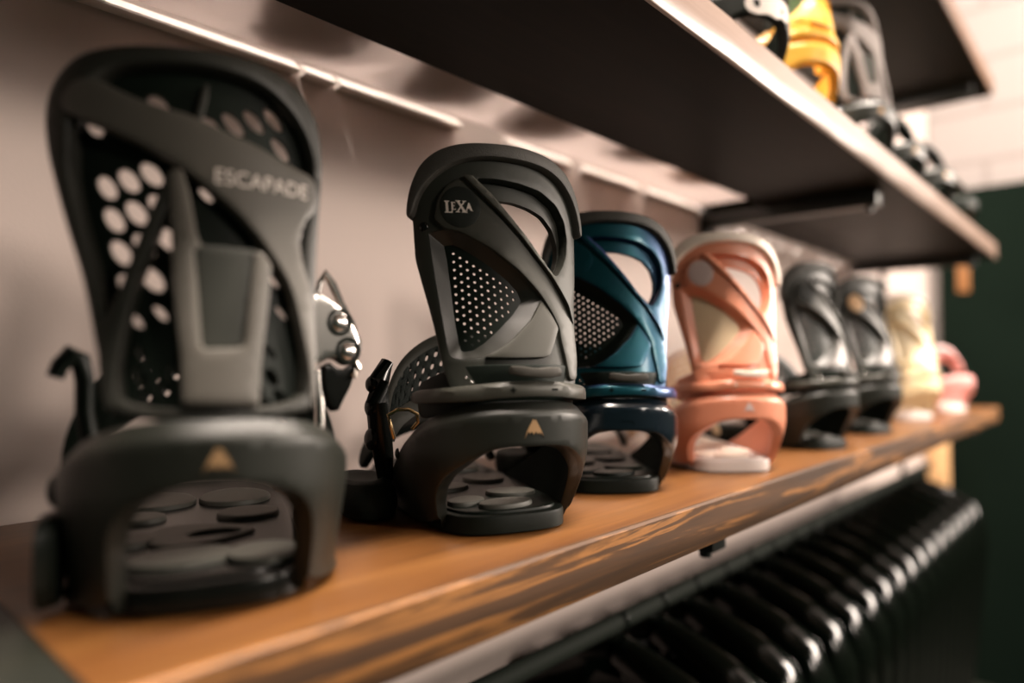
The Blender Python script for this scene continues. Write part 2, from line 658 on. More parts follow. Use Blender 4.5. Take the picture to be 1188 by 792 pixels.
def add_hoop(root, inner, mat_hoop, mat_logo, logo_size=1.0, taper=0.20, inner_skin='shade_black'):
    mp = hoop_map(67.0, taper)
    T = np.array(HOOP_TOP)

    def ztop(s):
        return np.interp(abs(s), T[:, 0], T[:, 1])

    def t1(s, z):
        d = ztop(s) - z
        k = max(0.0, 1 - max(0.0, d) / 8.5) if d < 8.5 else 0.0
        flare = 3.0 * math.exp(-((z - 60) / 25.0) ** 2) if z < 60 else 3.0
        foot = 5.0 * max(0.0, 1 - z / 10.0) ** 1.5
        return flare - 7.5 * k + foot
    bm = bmesh.new()
    ex = [(s_, ztop(s_) - dd) for s_ in np.arange(-200, 200.1, 3.0) for dd in (3.0, 7.6, 9.4)]
    sheet(bm, hoop_outline(inner), [], mp, lambda s, z: -6.5, t1, grid=4.5, bev=0.9, extra=ex)
    ho = finish(bm, 'heel_hoop', mat_hoop, root)
    bm = bmesh.new()
    poly_on(bm, [(a * logo_size * 0.95, 74 + b * logo_size * 0.9) for a, b in MOUNTAIN], mp, 2.9, 3.35)
    finish(bm, 'emblem', mat_logo, ho)
    bm = bmesh.new()
    for s in (-1, 1):
        c = mp(s * 119, 51, 3.0)
        dome(bm, c, 0.0042, 0.002, (s, 0, 0), 10, 3)
    finish(bm, 'screw', 'black_satin', ho)
    bm = bmesh.new()
    sheet(bm, hoop_outline(inner), [], mp, -8.2, -6.4, grid=8, bev=0.6)
    finish(bm, 'shade_skin', inner_skin, ho)  # added skin; in black it puts shade on the hoop's inner face
    # reinforcing lip inside the opening
    A = [(a, b) for a, b in inner]
    full = [(-a, b) for a, b in A[::-1]] + A[1:]
    B = [(a * 0.975, b - 1.2 if b > 10 else b) for a, b in full]
    bm = bmesh.new()
    strip(bm, full, B, mp, -2.0, -7.5, n=70, thick=1.8)
    finish(bm, 'inner_lip', mat_hoop, ho)
    return ho


def base_outline():
    h = [(0, 21), (20, 22), (36, 27), (45, 40), (50, 70), (57, 120), (61, 180), (62, 230), (57, 262), (40, 277), (18, 283), (0, 284)]
    return h + [(-a, b) for a, b in h[::-1][1:-1]]


def add_base(root, mat_base, mat_pad, mat_bed, pads, bed_h=15.0):
    bm = bmesh.new()
    sheet(bm, base_outline(), [], flat_map(0), 1.0, 13.0, grid=12, bev=2.0)
    ba = finish(bm, 'base_plate', mat_base, root)
    bm = bmesh.new()
    sheet(bm, [(a * 0.9, 24 + (b - 17) * 0.945) for a, b in base_outline()], [], flat_map(0), 12.5,
          lambda u, v: bed_h + 6 * max(0, (v - 200) / 70.0) ** 2, grid=9, bev=1.6)
    bed = finish(bm, 'footbed', mat_bed, root)
    for (x, y, a, b, r) in pads:
        bm = bmesh.new()
        sheet(bm, ellipse(x, y, a, b, r, 20), [], flat_map(0), bed_h - 0.5,
              lambda u, v: bed_h + 3.2 + 6 * max(0, (v - 200) / 70.0) ** 2, grid=5, bev=1.8, it=1)
        finish(bm, 'cushion_pad', mat_pad, bed)
    return ba


def add_straps(root, mat_strap, mat_rim, mat_buckle, mat_wire, ankle=True, loose=True):
    # ankle strap: padded arch with perforations in a raised rim
    def am(s, w, t):
        a = s / 72.0
        return Vector((-(68 + t) * math.cos(a), 110 + 0.30 * w + 22 * math.sin(a), 62 + (52 + t) * math.sin(a) + w * 0.95 * (0.55 + 0.45 * math.sin(a)))) * 0.001
    L = math.pi * 72
    bm = bmesh.new()
    holes = []
    for i in range(17):
        for j in range(4):
            s = 34 + i * 9.6 + (4.8 if j % 2 else 0)
            if s < L - 30:
                holes.append(ellipse(s, -14 + j * 9.5, 2.5, 3.9, 0, 8))
    sheet(bm, [(20, -22), (L - 20, -22), (L - 18, 22), (18, 22)], holes, am, -1.5, 1.5, grid=8, it=1, hole_it=0)
    st = finish(bm, 'ankle_strap', mat_strap, root)
    bm = bmesh.new()
    sheet(bm, [(8, -28), (L - 8, -28), (L - 4, 0), (L - 14, 28), (14, 28), (4, 0)], [[(22, -20), (L - 22, -20), (L - 20, 20), (20, 20)]], am, -2.0, 4.0, grid=7, bev=1.6)
    finish(bm, 'rim', mat_rim, st)
    # ladder and buckle on the outer (left) side
    bm = bmesh.new()
    tube(bm, [Vector(p) * 0.001 for p in [(-70, 118, 26), (-73, 112, 46), (-77, 106, 66), (-80, 103, 88), (-79, 103, 104), (-72, 106, 118)]],
         [0.006, 0.008, 0.009, 0.009, 0.008, 0.005], 10)
    bu = finish(bm, 'buckle', mat_buckle, st)
    bm = bmesh.new()
    for z, r in ((60, 8.5), (84, 8.0), (101, 6.5)):
        dome(bm, Vector((-84.5, 103, z)) * 0.001, r * 0.001, 0.004, (-0.95, -0.3, 0.05), 14, 4)
    finish(bm, 'rivet', mat_buckle, bu)
    bm = bmesh.new()
    tube(bm, [Vector(p) * 0.001 for p in [(-72, 84, 62), (-75, 82, 72), (-77, 82, 79), (-71, 80, 83), (-62, 80, 83), (-55, 82, 79), (-54, 84, 73), (-58, 86, 68)]], 0.0014, 8)
    finish(bm, 'wire_bail', mat_wire, bu)
    # toe strap lying over the front with a loose padded end on the outer side
    bm = bmesh.new()

    def tm(s, w, t):
        a = s / 66.0
        return Vector((-(64 + t) * math.cos(a), 232 + w * 0.9, 16 + (46 + t) * math.sin(a) + 0.25 * w)) * 0.001
    LT = math.pi * 66
    sheet(bm, [(6, -12), (LT * 0.3, -17), (LT * 0.7, -17), (LT - 6, -12), (LT - 6, 12), (LT * 0.7, 19), (LT * 0.3, 19), (6, 12)], [], tm, -2.5, 3.5, grid=8, bev=2.4)
    ts = finish(bm, 'toe_strap', mat_strap, root)
    if loose:
        bm = bmesh.new()
        c = Vector((-83, 126, 0)) * 0.001
        n = 20
        rings = []
        for z, r in ((0.5, 0.72), (4, 0.92), (13, 1.02), (22, 0.98), (28, 0.86), (30, 0.68), (28, 0.52), (26.5, 0.3)):
            rings.append([bm.verts.new(c + Vector((24 * r * math.cos(2 * math.pi * k / n) - 0.15 * z, 44 * r * math.sin(2 * math.pi * k / n), z)) * 0.001) for k in range(n)])
        for i in range(len(rings) - 1):
            for k in range(n):
                bm.faces.new((rings[i][k], rings[i][(k + 1) % n], rings[i + 1][(k + 1) % n], rings[i + 1][k]))
        bm.faces.new(rings[0][::-1])
        bm.faces.new(rings[-1])
        finish(bm, 'padded_end', mat_strap, ts)
    return st


# ---- highback with window and perforated panel
HBX = dict(
    frame=[(-71.8, 222), (-71.4, 190), (-68, 175), (-63.4, 156), (-60.5, 143), (-58, 128), (-55, 112), (-50, 96), (46, 96), (50, 112), (53, 134),
           (57, 162), (62, 178), (67.5, 204), (71, 222), (68.5, 238), (60, 252.5), (44, 263), (22, 268.5), (-4, 269.5), (-24, 268), (-40, 263.5), (-54, 254.5), (-64, 243), (-69.5, 232)],
    win=[(-24, 248.6), (-9.2, 249.2), (8.3, 247.8), (28.4, 244.3), (45.1, 236.1), (54.1, 225), (55.6, 211), (52, 198), (46, 189), (38.5, 181.0), (34.8, 181.4), (20.7, 194.0), (9.8, 208.5), (-1.7, 223), (-13.7, 237.3)],
    hole=[(-13.5, 236.2), (6.9, 235.4), (21.5, 232.7), (35.8, 228.0), (46.6, 219), (51.0, 207), (49.5, 196), (43.5, 187), (37.6, 182.0), (20.7, 194.0), (9.8, 208.5), (-1.7, 222.6)],
    rec=[(-60, 208.2), (-48.4, 210.2), (-37.4, 207.9), (-21.2, 198.8), (-15.8, 195.4), (2.1, 181.3), (14, 169.2), (19.5, 162.6), (9.1, 147.2), (-5.8, 133.6), (-16.7, 125.8), (-28, 120.9), (-43.1, 119.8), (-48.4, 120.9), (-50.9, 124.7), (-53.5, 145.4), (-56.8, 173.4), (-59, 196.2)],
    perf=[(-50.5, 201), (-44, 202), (-37, 199), (-22, 190), (-16, 186), (-4, 177), (4, 169), (7.0, 162.0), (-2, 151.5), (-14, 141), (-25, 132.3), (-34, 127), (-39, 126.3), (-42.7, 126.3), (-43.7, 129.1), (-45.8, 145.6), (-47.5, 171), (-49.1, 192)],
    band=[(-55, 218), (-52, 232), (-45, 242), (-35.5, 248.5), (-33.5, 248.9), (-23.4, 247.6), (-13.7, 237), (-1.7, 222.4), (9.8, 207.9), (20.7, 192.8), (31.5, 179.8), (42.9, 160.4), (49.5, 144.1), (49.5, 120), (46, 104), (38, 104), (36, 118), (32.7, 133.4), (32.2, 141.7), (26.5, 152.5), (19.5, 162.6), (14, 169.2), (2.1, 181.3), (-15.8, 195.4), (-21.2, 198.8), (-37.4, 207.9), (-48.4, 210.2)],
    ridge=[(-33.5, 248.9), (-23.4, 248.2), (-13.2, 237.6), (-1.2, 223), (10.3, 208.5), (21.2, 193.4), (32.0, 180.3), (43.4, 160.8), (49.8, 144.1), (48.0, 144), (39.6, 159.6), (27.2, 177.8), (16.0, 190.9), (4.8, 205.4), (-7.5, 219.9), (-19, 232.6)],
    plate=[(19.6, 161.3), (26.5, 152), (31.8, 141.5), (26, 131), (19.7, 121), (14.8, 120.1), (-4, 119.6), (-28, 120.0), (-16.7, 125.8), (-5.8, 133.6), (9.1, 147.2)],
    capo=[(-75, 219), (-73, 232.5), (-69, 245.4), (-62, 258.3), (-50.7, 267.6), (-36.6, 272.6), (-21.5, 274.4), (-3.4, 274.8), (16.4, 274), (36.9, 270.7), (54, 263.5), (66, 252), (72.5, 239), (74.5, 226), (73.5, 214)],
    capi=[(68, 213.5), (67.5, 225.6), (62, 240), (50, 252), (36, 259), (19.5, 262.4), (-4.4, 263.5), (-22.3, 262.5), (-36.3, 258.9), (-49.4, 251.7), (-59.2, 242.4), (-65.8, 232), (-69.8, 218.5)],
)


def serif_letters():
    """the four serifed capitals of the badge as polygons, box about 20 x 10"""
    P = []

    def L(pts, ox, oy, k):
        P.append([(ox + a * k, oy + b * k) for a, b in pts])
    # L
    L([(0, 0), (6, 0), (6.3, 2.4), (5.6, 2.4), (5.0, 0.9), (2.9, 0.9), (2.9, 9.2), (3.9, 9.4), (3.9, 10), (0, 10), (0, 9.4), (1, 9.2), (1, 0.8), (0, 0.6)], 0, 0, 0.95)
    # E
    L([(0, 0), (5.6, 0), (5.9, 2.2), (5.3, 2.2), (4.8, 0.9), (2.8, 0.9), (2.8, 4.6), (4.3, 4.6), (4.4, 3.8), (4.9, 3.8), (4.9, 6.3), (4.4, 6.3), (4.3, 5.5), (2.8, 5.5), (2.8, 9.1), (4.8, 9.1), (5.2, 7.9), (5.8, 7.9), (5.6, 10), (0, 10), (0, 9.4), (0.9, 9.2), (0.9, 0.8), (0, 0.6)], 4.6, 2.5, 0.62)
    # X
    L([(0, 0), (3.2, 0), (3.2, 0.6), (2.2, 0.8), (4.0, 3.9), (5.6, 0.8), (4.7, 0.6), (4.7, 0), (9, 0), (9, 0.6), (8, 0.8), (5.1, 5.6), (7.4, 9.2), (8.4, 9.4), (8.4, 10), (5.4, 10), (5.4, 9.4), (6.2, 9.2), (4.6, 6.5), (3.1, 9.2), (4.0, 9.4), (4.0, 10), (0.2, 10), (0.2, 9.4), (1.1, 9.2), (3.5, 4.9), (1.0, 0.8), (0, 0.6)], 8.0, 0.6, 0.95)
    # A
    L([(0, 0), (2.6, 0), (2.6, 0.6), (1.8, 0.8), (2.4, 2.8), (5.0, 2.8), (5.6, 0.8), (4.6, 0.6), (4.6, 0), (8.6, 0), (8.6, 0.6), (7.8, 0.8), (4.9, 10), (3.7, 10), (0.8, 0.8), (0, 0.6)], 15.0, 2.0, 0.66)
    return P


def add_highback_x(root, pal, letters=True, perforated=True):
    H = HBX
    mp = hb_map(100.0, 10.0, 0.20)
    bm = bmesh.new()
    sheet(bm, H['frame'], [H['win'], H['rec']], mp, -9.0, 0.0, grid=6, bev=1.2, pre=9)
    hb = finish(bm, 'highback', pal['frame'], root)
    bm = bmesh.new()
    sheet(bm, H['win'], [H['hole']], mp, -11.0, -7.0, grid=5, pre=9)
    strip(bm, H['win'], H['win'], mp, -0.6, -9.0, n=70, thick=0.6, closed=True)
    finish(bm, 'window_lip', pal['lip'], hb)
    bm = bmesh.new()
    sheet(bm, H['band'], [], mp, -2.0, 2.6, grid=5, bev=1.2, pre=9)
    bd = finish(bm, 'cross_band', pal['band'], hb)
    bm = bmesh.new()
    UP = np.array(H['ridge'][1:9])

    def rt(u, v):
        best = 1e9
        for a, b in zip(UP[:-1], UP[1:]):
            ab = b - a
            t = min(1, max(0, ((np.array([u, v]) - a) @ ab) / (ab @ ab)))
            q = a + ab * t
            best = min(best, math.hypot(u - q[0], v - q[1]))
        return 0.6 + 5.2 * min(1.0, best / 3.4)
    sheet(bm, H['ridge'], [], mp, -1.0, rt, grid=2.2, bev=0.4, pre=6)
    finish(bm, 'ridge', pal['ridge'], bd)
    bm = bmesh.new()
    strip(bm, H['rec'], H['perf'], mp, -0.2, -8.2, n=90, thick=0.8, closed=True)
    finish(bm, 'recess_facet', pal['facet'], hb)
    # perforated panel
    bm = bmesh.new()
    P = np.array(H['perf'])
    c = P.mean(0)
    big = [tuple(c + (p - c) * 1.04) for p in P]
    holes = []
    if perforated:
        i = 0
        x = -49.0
        while x < 10:
            y = 122 + (2.95 if i % 2 else 0)
            while y < 204:
                cc = np.array([[x, y]])
                if inside(cc, H['perf'])[0] and bdist(cc, [H['perf']])[0] > 1.7:
                    holes.append(ellipse(x, y, 1.1, 1.1, 0, 8))
                y += 5.9
            x += 5.0
            i += 1
    sheet(bm, big, holes, mp, -9.6, -8.0, grid=7, it=1, hole_it=0)
    finish(bm, 'perforated_panel' if perforated else 'fabric_panel', pal['panel'], hb)
    bm = bmesh.new()
    sheet(bm, H['plate'], [], mp, -1.0, lambda u, v: 0.8 + 3.4 * max(0, (162 - v) / 42.0), grid=5, bev=0.8, pre=7)
    finish(bm, 'lower_plate', pal['plate'], hb)
    bm = bmesh.new()
    sheet(bm, ellipse(-36.3, 226, 14.0, 15.2, 0, 28), [], mp, 1.5, 3.0, grid=5, bev=0.4, it=0)
    bg = finish(bm, 'badge', pal['badge'], hb)
    if letters:
        bm = bmesh.new()
        for P in serif_letters():
            poly_on(bm, [(-47.0 + a * 0.94, 221.6 + b * 0.92 - a * 0.04) for a, b in P], mp, 2.9, 3.25)
        finish(bm, 'lettering', 'print_white', bg, smooth=False)
    bm = bmesh.new()
    n0 = mp(-63.4, 213, 1) - mp(-63.4, 213, 0)
    dome(bm, mp(-63.4, 213, -0.3), 0.0036, 0.0016, n0, 14, 3)
    finish(bm, 'screw', 'black_gloss', hb)
    bm = bmesh.new()
    U = H['capo'] + H['capi']
    sheet(bm, U, [], mp, -8.0, 6.0, grid=4, bev=2.6, it=2)
    finish(bm, 'bumper', pal['bumper'], hb)
    # neck web and lever
    bm = bmesh.new()
    for a, b in ((-40, 107), (-36, 104), (-40, 101), (38, 112), (43, 108), (41, 116)):
        dome(bm, mp(a, b, -0.2), 0.0011, 0.0007, (0, -1, 0), 8, 3)
    finish(bm, 'rivet', 'silver', hb)
    mc = hoop_map(63.0, 0.0)
    bm = bmesh.new()
    sheet(bm, [(-15, 108.5), (19, 106.5), (19.5, 113), (16, 114.6), (2, 113.2), (-12, 115.4), (-15, 114.5)], [], lambda s, z, t: mc(s, z, t) + Vector((0, 0.004, 0)), 1.0, 8.5, grid=4, bev=1.0, it=1)
    finish(bm, 'lean_lever', pal['lever'], hb)
    bm = bmesh.new()
    sheet(bm, [(-92, 76), (-94, 100), (-70, 108), (-50, 114), (-30, 116), (30, 116), (50, 114), (70, 108), (94, 100), (92, 76), (60, 82), (0, 86), (-60, 82)], [], hoop_map(58.5, 0.0), -3.0, 0.5, grid=7, bev=0.8)
    bm2 = bm
    for v_ in bm2.verts:
        v_.co.y += 0.0085
    finish(bm2, 'neck_shell', pal['neck'], hb)
    bm = bmesh.new()
    top = [(-95, 97.5), (-70, 99.5), (-44, 102), (-22, 104.4), (0, 105.2), (22, 104.4), (44, 102), (70, 99.5), (95, 97.5)]
    bot = [(95, 88), (70, 90), (44, 91.5), (22, 94.2), (0, 95.2), (-22, 94.2), (-44, 91.5), (-70, 90), (-95, 88)]
    mc2 = hoop_map(64.0, 0.0)

    def tcol(s, z):
        d = np.interp(abs(s), [0, 22, 44, 95], [105.2, 104.4, 102, 97.5]) - z
        return 3.2 - 3.0 * max(0, 1 - d / 3.0) ** 1.5
    sheet(bm, top + bot, [], mc2, -5.0, tcol, grid=3.6, bev=0.5)
    co = finish(bm, 'adjuster_band', pal['collar'], hb)
    bm = bmesh.new()
    poly_on(bm, [(-16, 98.9), (-12, 98.9), (-12, 99.9), (-16, 99.9)], mc2, 3.0, 3.4)
    poly_on(bm, [(-14.5, 97.4), (-13.5, 97.4), (-13.5, 101.4), (-14.5, 101.4)], mc2, 3.0, 3.4)
    poly_on(bm, [(13, 98.8), (18, 98.6), (18, 99.8), (13, 100)], mc2, 3.0, 3.4)
    finish(bm, 'marking', pal['mark'], co, smooth=False)
    return hb


PADS_X = [(0, 45, 22, 13, 0.2), (-24, 62, 16, 12, 0.5), (20, 82, 20, 14, -0.2), (-22, 120, 22, 15, 0.2), (24, 150, 18, 20, 0), (-24, 190, 22, 24, 0), (22, 215, 22, 20, 0)]


def binding_x(label, pal, letters=True, perforated=True, group=None, loose=True):
    t = thing('snowboard_binding', label, 'snowboard binding', group=group)
    add_base(t, pal['base'], pal['pad'], pal['bed'], PADS_X)
    add_hoop(t, HOOP_IN_OPEN, pal['hoop'], pal['logo'], inner_skin=pal.get('inner_skin', 'shade_black'))
    add_highback_x(t, pal, letters, perforated)
    add_straps(t, pal['strap'], pal['rim'], pal['buckle'], pal['wire'], loose=loose)
    return t


# ---- big highback with spine and honeycomb web
HBS = dict(
    frame=[(-31, 92), (-34.9, 100), (-41.1, 125.8), (-46.7, 150), (-51.4, 164.3), (-57.9, 180.5), (-66.5, 203.9), (-72, 219.4), (-75.5, 236), (-75.4, 247), (-72.6, 257), (-66, 266), (-56.8, 272.6), (-44, 276.2), (-27, 278.2), (-7.2, 279.2), (13.5, 279.4), (26, 278.6), (38, 276.4), (50.1, 271.1), (60, 262.3), (66.3, 250.4), (68.8, 234), (68.4, 216), (66.2, 198), (64.2, 178), (63, 154.6), (62.8, 127), (62.4, 101), (61, 90)],
    open_=[(-60.4, 239), (-59.7, 218), (-57.8, 205), (-49.9, 180.3), (-43.8, 164.3), (-39.8, 150), (-35.6, 136.6), (-30, 112), (-28, 96), (54, 96), (56, 113), (55.6, 126.9), (54.6, 155.4), (55, 181), (58, 199), (61.5, 219.6), (61, 231), (56.7, 243), (48.3, 254), (37, 262.6), (24.9, 267.3), (5.5, 269.7), (-18.7, 268.5), (-39, 265.7), (-50, 259), (-57, 250)],
    band=[(-66, 246), (-58, 257.5), (-47.5, 258.1), (-29.3, 248), (-14.6, 243.5), (-3.6, 241.4), (17.8, 233.1), (29.1, 229.5), (49.7, 220.7), (60, 218.7), (63.5, 210), (62.5, 199), (55.5, 192.4), (54.8, 188.6), (53.2, 187), (53.8, 184), (52.2, 181.2), (52.6, 176), (54.2, 167.3), (58.8, 155.4), (61.5, 127), (61, 96), (57.1, 92), (56.9, 112.7), (52.4, 132.6), (47.3, 153.6), (39.9, 166.8), (29.3, 181.1), (18.3, 193.5), (6.1, 204.1), (-9.1, 215.3), (-25.1, 224.3), (-41.7, 232), (-60.2, 239)],
    strut=[(-4, 213), (-11.3, 210.4), (-16.3, 197.5), (-21.2, 183.2), (-26, 169.5), (-31.2, 150.1), (-37.6, 136.6), (-40, 122), (-35, 96), (-30.2, 95), (-30, 112.9), (-27.6, 131.4), (-23.4, 152.5), (-19.6, 162.9), (-15.6, 176.6), (-11.4, 190), (-5, 204)],
    spine=[(-11, 211), (-5, 213), (-1.5, 199), (2.2, 178), (4, 172.8), (28, 171.6), (31, 172), (36, 165.5), (34.6, 147), (31, 114.8), (30.2, 95.3), (-2.3, 97.2), (-3.6, 119.6), (-5.6, 134.1), (-7.3, 150.6), (-8.7, 175.2), (-11.2, 203.8)],
    slot=[(-1.4, 173.3), (28.5, 172.2), (24.4, 122.0), (3.7, 121)],
)


def add_highback_s(root, pal):
    H = HBS
    mp = hb_map(110.0, 10.0, 0.20, rot=-4.0, off=(-13.5, 2.0))
    bm = bmesh.new()

    def trim(u, v):
        return 0.0
    sheet(bm, H['frame'], [H['open_']], mp, -10.0, 1.0, grid=6, bev=3.0)
    hb = finish(bm, 'highback', pal['frame'], root)
    # honeycomb web behind the ribs
    e1 = np.array([11.4, 3.75])
    e2 = np.array([4.6, -16.6])
    c0 = np.array([-44.5, 205.1])
    holes = []
    for i in range(-4, 14):
        for j in range(-6, 9):
            p = c0 + e1 * i + e2 * j
            u, v = p
            if not inside([p], H['open_'])[0] or bdist([p], [H['open_']])[0] < 4.5:
                continue
            if v < 98:
                continue
            left = u < -10 and v < 214 and v > 150
            top = v > 234 and v < 252
            low = False
            if v < 119:
                continue
            mid = 0 < u < 12 and 188 < v < 204
            right = 30 < u < 50 and v < 165
            left2 = u < -14 and 116 < v < 150
            if left or top or low or mid or right or left2:
                big_ = left or top or low
                holes.append(ellipse(u, v, 8.0 if big_ else 5.0, 4.1 if big_ else 1.8, R_(-46), 12))
    for p in ((-22, 112.5), (-19.5, 102.5), (-11, 106), (-6, 112), (33, 104.5), (41, 111.5), (46, 101), (38.5, 97)):
        holes.append(ellipse(p[0], p[1], 5.6, 3.3, R_(-50), 10))
    bm = bmesh.new()
    P = np.array(H['open_'])
    c = P.mean(0)
    big = [tuple(c + (p - c) * 1.05) for p in P]
    big = [(a, max(92.0, b)) for a, b in big]
    sheet(bm, big, holes, mp, -10.5, -8.5, grid=8, it=1, hole_it=1)
    finish(bm, 'honeycomb_web', pal['web'], hb)
    bm = bmesh.new()
    sheet(bm, H['band'], [], mp, -5.0, 2.4, grid=5, bev=1.6)
    bd = finish(bm, 'cross_band', pal['band'], hb)
    bm = bmesh.new()
    text_on(bm, 'ESCAPADE', mp, 9.5, 205.5, 46.5, 8.0, 2.4, 2.65, slope=-0.035)
    finish(bm, 'lettering', 'print_white', bd, smooth=False)
    bm = bmesh.new()
    sheet(bm, H['strut'], [], mp, -6.0, 1.6, grid=4, bev=2.2)
    finish(bm, 'side_rib', pal['frame'], hb)
    bm = bmesh.new()
    sheet(bm, [(3.2, 262), (6.8, 262), (2.6, 240), (-1.0, 240)], [], mp, -8.0, -3.5, grid=4, bev=0.8, it=1)
    finish(bm, 'divider_rib', pal['frame'], hb)
    bm = bmesh.new()
    sheet(bm, H['spine'], [[(1.5, 171), (26.5, 170), (22.5, 124), (5.5, 123)]], mp, -5.0, lambda u, v: 6.0 - 3.5 * max(0, (v - 172) / 40.0), grid=4, bev=2.6, it=1, hole_it=1, pre=7)
    sp = finish(bm, 'spine', pal['band'], hb)
    bm = bmesh.new()
    sheet(bm, H['slot'], [], mp, -4.5, lambda u, v: 2.0 + 2.4 * max(0, min(1, (v - 130) / 40.0)), grid=5, bev=0.8, it=1, pre=6)
    finish(bm, 'spine_inlay', pal['inlay'], sp)
    return hb


def add_straps_s(root):
    # silver ratchet buckle standing on the right, black strap on the left
    def am(s, w, t):
        a = s / 72.0
        return Vector(((-70 - t) * math.cos(a), 96 + 0.30 * w + 26 * math.sin(a), 58 + (56 + t) * math.sin(a) + w * 0.9 * (0.6 + 0.4 * math.sin(a)))) * 0.001
    L = math.pi * 72
    bm = bmesh.new()
    holes = [ellipse(40 + i * 10 + (5 if j % 2 else 0), -14 + j * 9.5, 2.2, 4.2, 0.2, 8) for i in range(15) for j in range(4)]
    sheet(bm, [(8, -22), (L - 8, -22), (L - 6, 22), (6, 22)], holes, am, -1.5, 2.5, grid=8, it=1, hole_it=0)
    st = finish(bm, 'ankle_strap', 'black_satin', root)
    bm = bmesh.new()
    tube(bm, [Vector(p) * 0.001 for p in [(-57, 80, 76), (-60, 80, 92), (-60, 79, 108), (-62, 78, 119), (-66, 76, 121), (-70, 74, 116), (-72, 73, 110)]],
         [0.0045, 0.0045, 0.0045, 0.005, 0.0055, 0.0045, 0.004], 10)
    finish(bm, 'release_lever', 'black_satin', st)

    def rm(u, v, t):          # plate facing back and outward on the right side
        n = Vector((0.30, -0.95, 0.1))
        a = Vector((0.95, 0.30, 0)).normalized()
        return Vector((0.066, 0.092, 0.0)) + a * (u * 0.001) + Vector((0, 0, v * 0.001)) + n * (t * 0.001)
    bm = bmesh.new()
    sheet(bm, [(-16, 110), (-15, 163), (-5, 158), (6, 152), (13, 144), (20, 130), (19.5, 120), (12, 114), (0, 122)], [], rm, -3, 4, grid=4, bev=2.0)
    rb = finish(bm, 'ratchet_buckle', 'silver', st)
    bm = bmesh.new()
    for (a, b) in ((5, 141.5), (11, 124)):
        dome(bm, rm(a, b, 3.6), 0.0058, 0.003, (0.3, -0.95, 0.1), 18, 5)
    finish(bm, 'rivet', 'silver', rb)
    bm = bmesh.new()
    for (a, b) in ((5, 141.5), (11, 124)):
        n = 24
        tube(bm, [rm(a + 7.4 * math.cos(2 * math.pi * k / n), b + 7.4 * math.sin(2 * math.pi * k / n), 4.0) for k in range(n + 1)], 0.0012, 6, cap=False)
    finish(bm, 'rivet_ring', 'black_satin', rb)
    bm = bmesh.new()
    tube(bm, [rm(*p) for p in [(-9, 152, 0), (-6, 166, 0), (-3, 172, 0), (2, 165, 0), (8, 153, 0), (15, 142, 0), (20, 131, 0), (20, 124, 0)]], [0.0022] * 3 + [0.0026] * 5, 8)
    finish(bm, 'buckle_arm', 'silver', rb)
    bm = bmesh.new()
    sheet(bm, [(-2, 119), (8, 112), (17, 116), (20, 119), (16, 104), (10, 94), (6, 86), (0, 92), (-4, 104)], [], rm, -6, 1.0, grid=4, bev=1.0, it=1)
    finish(bm, 'buckle_base', 'black_gloss', rb)
    bm = bmesh.new()
    tube(bm, [rm(16, 119, 2), rm(19, 114, 2), rm(16, 108, 2)], 0.0022, 8)
    finish(bm, 'catch', 'silver', rb)
    bm = bmesh.new()
    tube(bm, [Vector(p) * 0.001 for p in [(60, 96, 112), (61, 94, 92), (61, 92, 74)]], 0.0035, 10)
    finish(bm, 'ladder', 'silver', st)
    # toe strap and side buckle low on the left
    bm = bmesh.new()

    def tm(s, w, t):
        a = s / 66.0
        return Vector((-(64 + t) * math.cos(a), 232 + w * 0.9, 14 + (22 + t) * math.sin(a) + 0.2 * w)) * 0.001
    LT = math.pi * 66
    bm = bmesh.new()
    sheet(bm, [(4, -12), (40, -14), (40, 14), (4, 12)], [], tm, -2.5, 3.5, grid=8, bev=2.4)
    ts = finish(bm, 'toe_strap', 'dark_fabric', root)
    bm = bmesh.new()

    def bmap(u, v, t):
        return Vector((-68 - t * 0.7, 66 + u, v)) * 0.001 + Vector((0.0, -t, 0)) * 0.0006
    sheet(bm, [(-26, 3), (6, 3), (8, 40), (0, 46), (-20, 46), (-27, 40)], [[(-16, 16), (-8, 16), (-8, 38), (-16, 38)]], bmap, -3, 9, grid=6, bev=2.0)
    finish(bm, 'toe_buckle', 'black_satin', ts)
    bm = bmesh.new()
    dome(bm, Vector((-69, 62, 55)) * 0.001, 0.008, 0.004, (-1, -0.4, 0), 14, 4)
    finish(bm, 'side_screw', 'black_satin', root)
    return st


PADS_S = [(-30, 222, 27, 24, 0), (23, 220, 25, 24, 0), (27, 162, 20, 18, 0), (-38, 172, 16, 15, 0), (-40, 112, 14, 16, 0), (-15, 62, 28, 19, 0.1), (26, 56, 20, 20, 0)]


def binding_s(label, pal):
    t = thing('snowboard_binding', label, 'snowboard binding')
    add_base(t, pal['base'], pal['pad'], pal['bed'], PADS_S)
    # teardrop disc plate in the middle of the footbed
    bm = bmesh.new()
    sheet(bm, [(-34, 118), (-28, 138), (-6, 142), (18, 128), (30, 112), (14, 98), (-8, 84), (-30, 92)], [ellipse(4, 110, 15, 10, 0.1, 16)], flat_map(0), 14, 17.2, grid=6, bev=1.0)
    finish(bm, 'disc_cover', pal['pad'], t)
    add_hoop(t, HOOP_IN_TALL, pal['hoop'], pal['logo'], 0.95, 0.04)
    add_highback_s(t, pal)
    add_straps_s(t)
    return t


def repaint(root, table):
    """give a copy its own materials (object level)"""
    def rec(o):
        if o.type == 'MESH':
            m = o.material_slots[0].material.name
            if m in table:
                o.material_slots[0].link = 'OBJECT'
                o.material_slots[0].material = MATS[table[m]]
        for c in o.children:
            rec(c)
    rec(root)


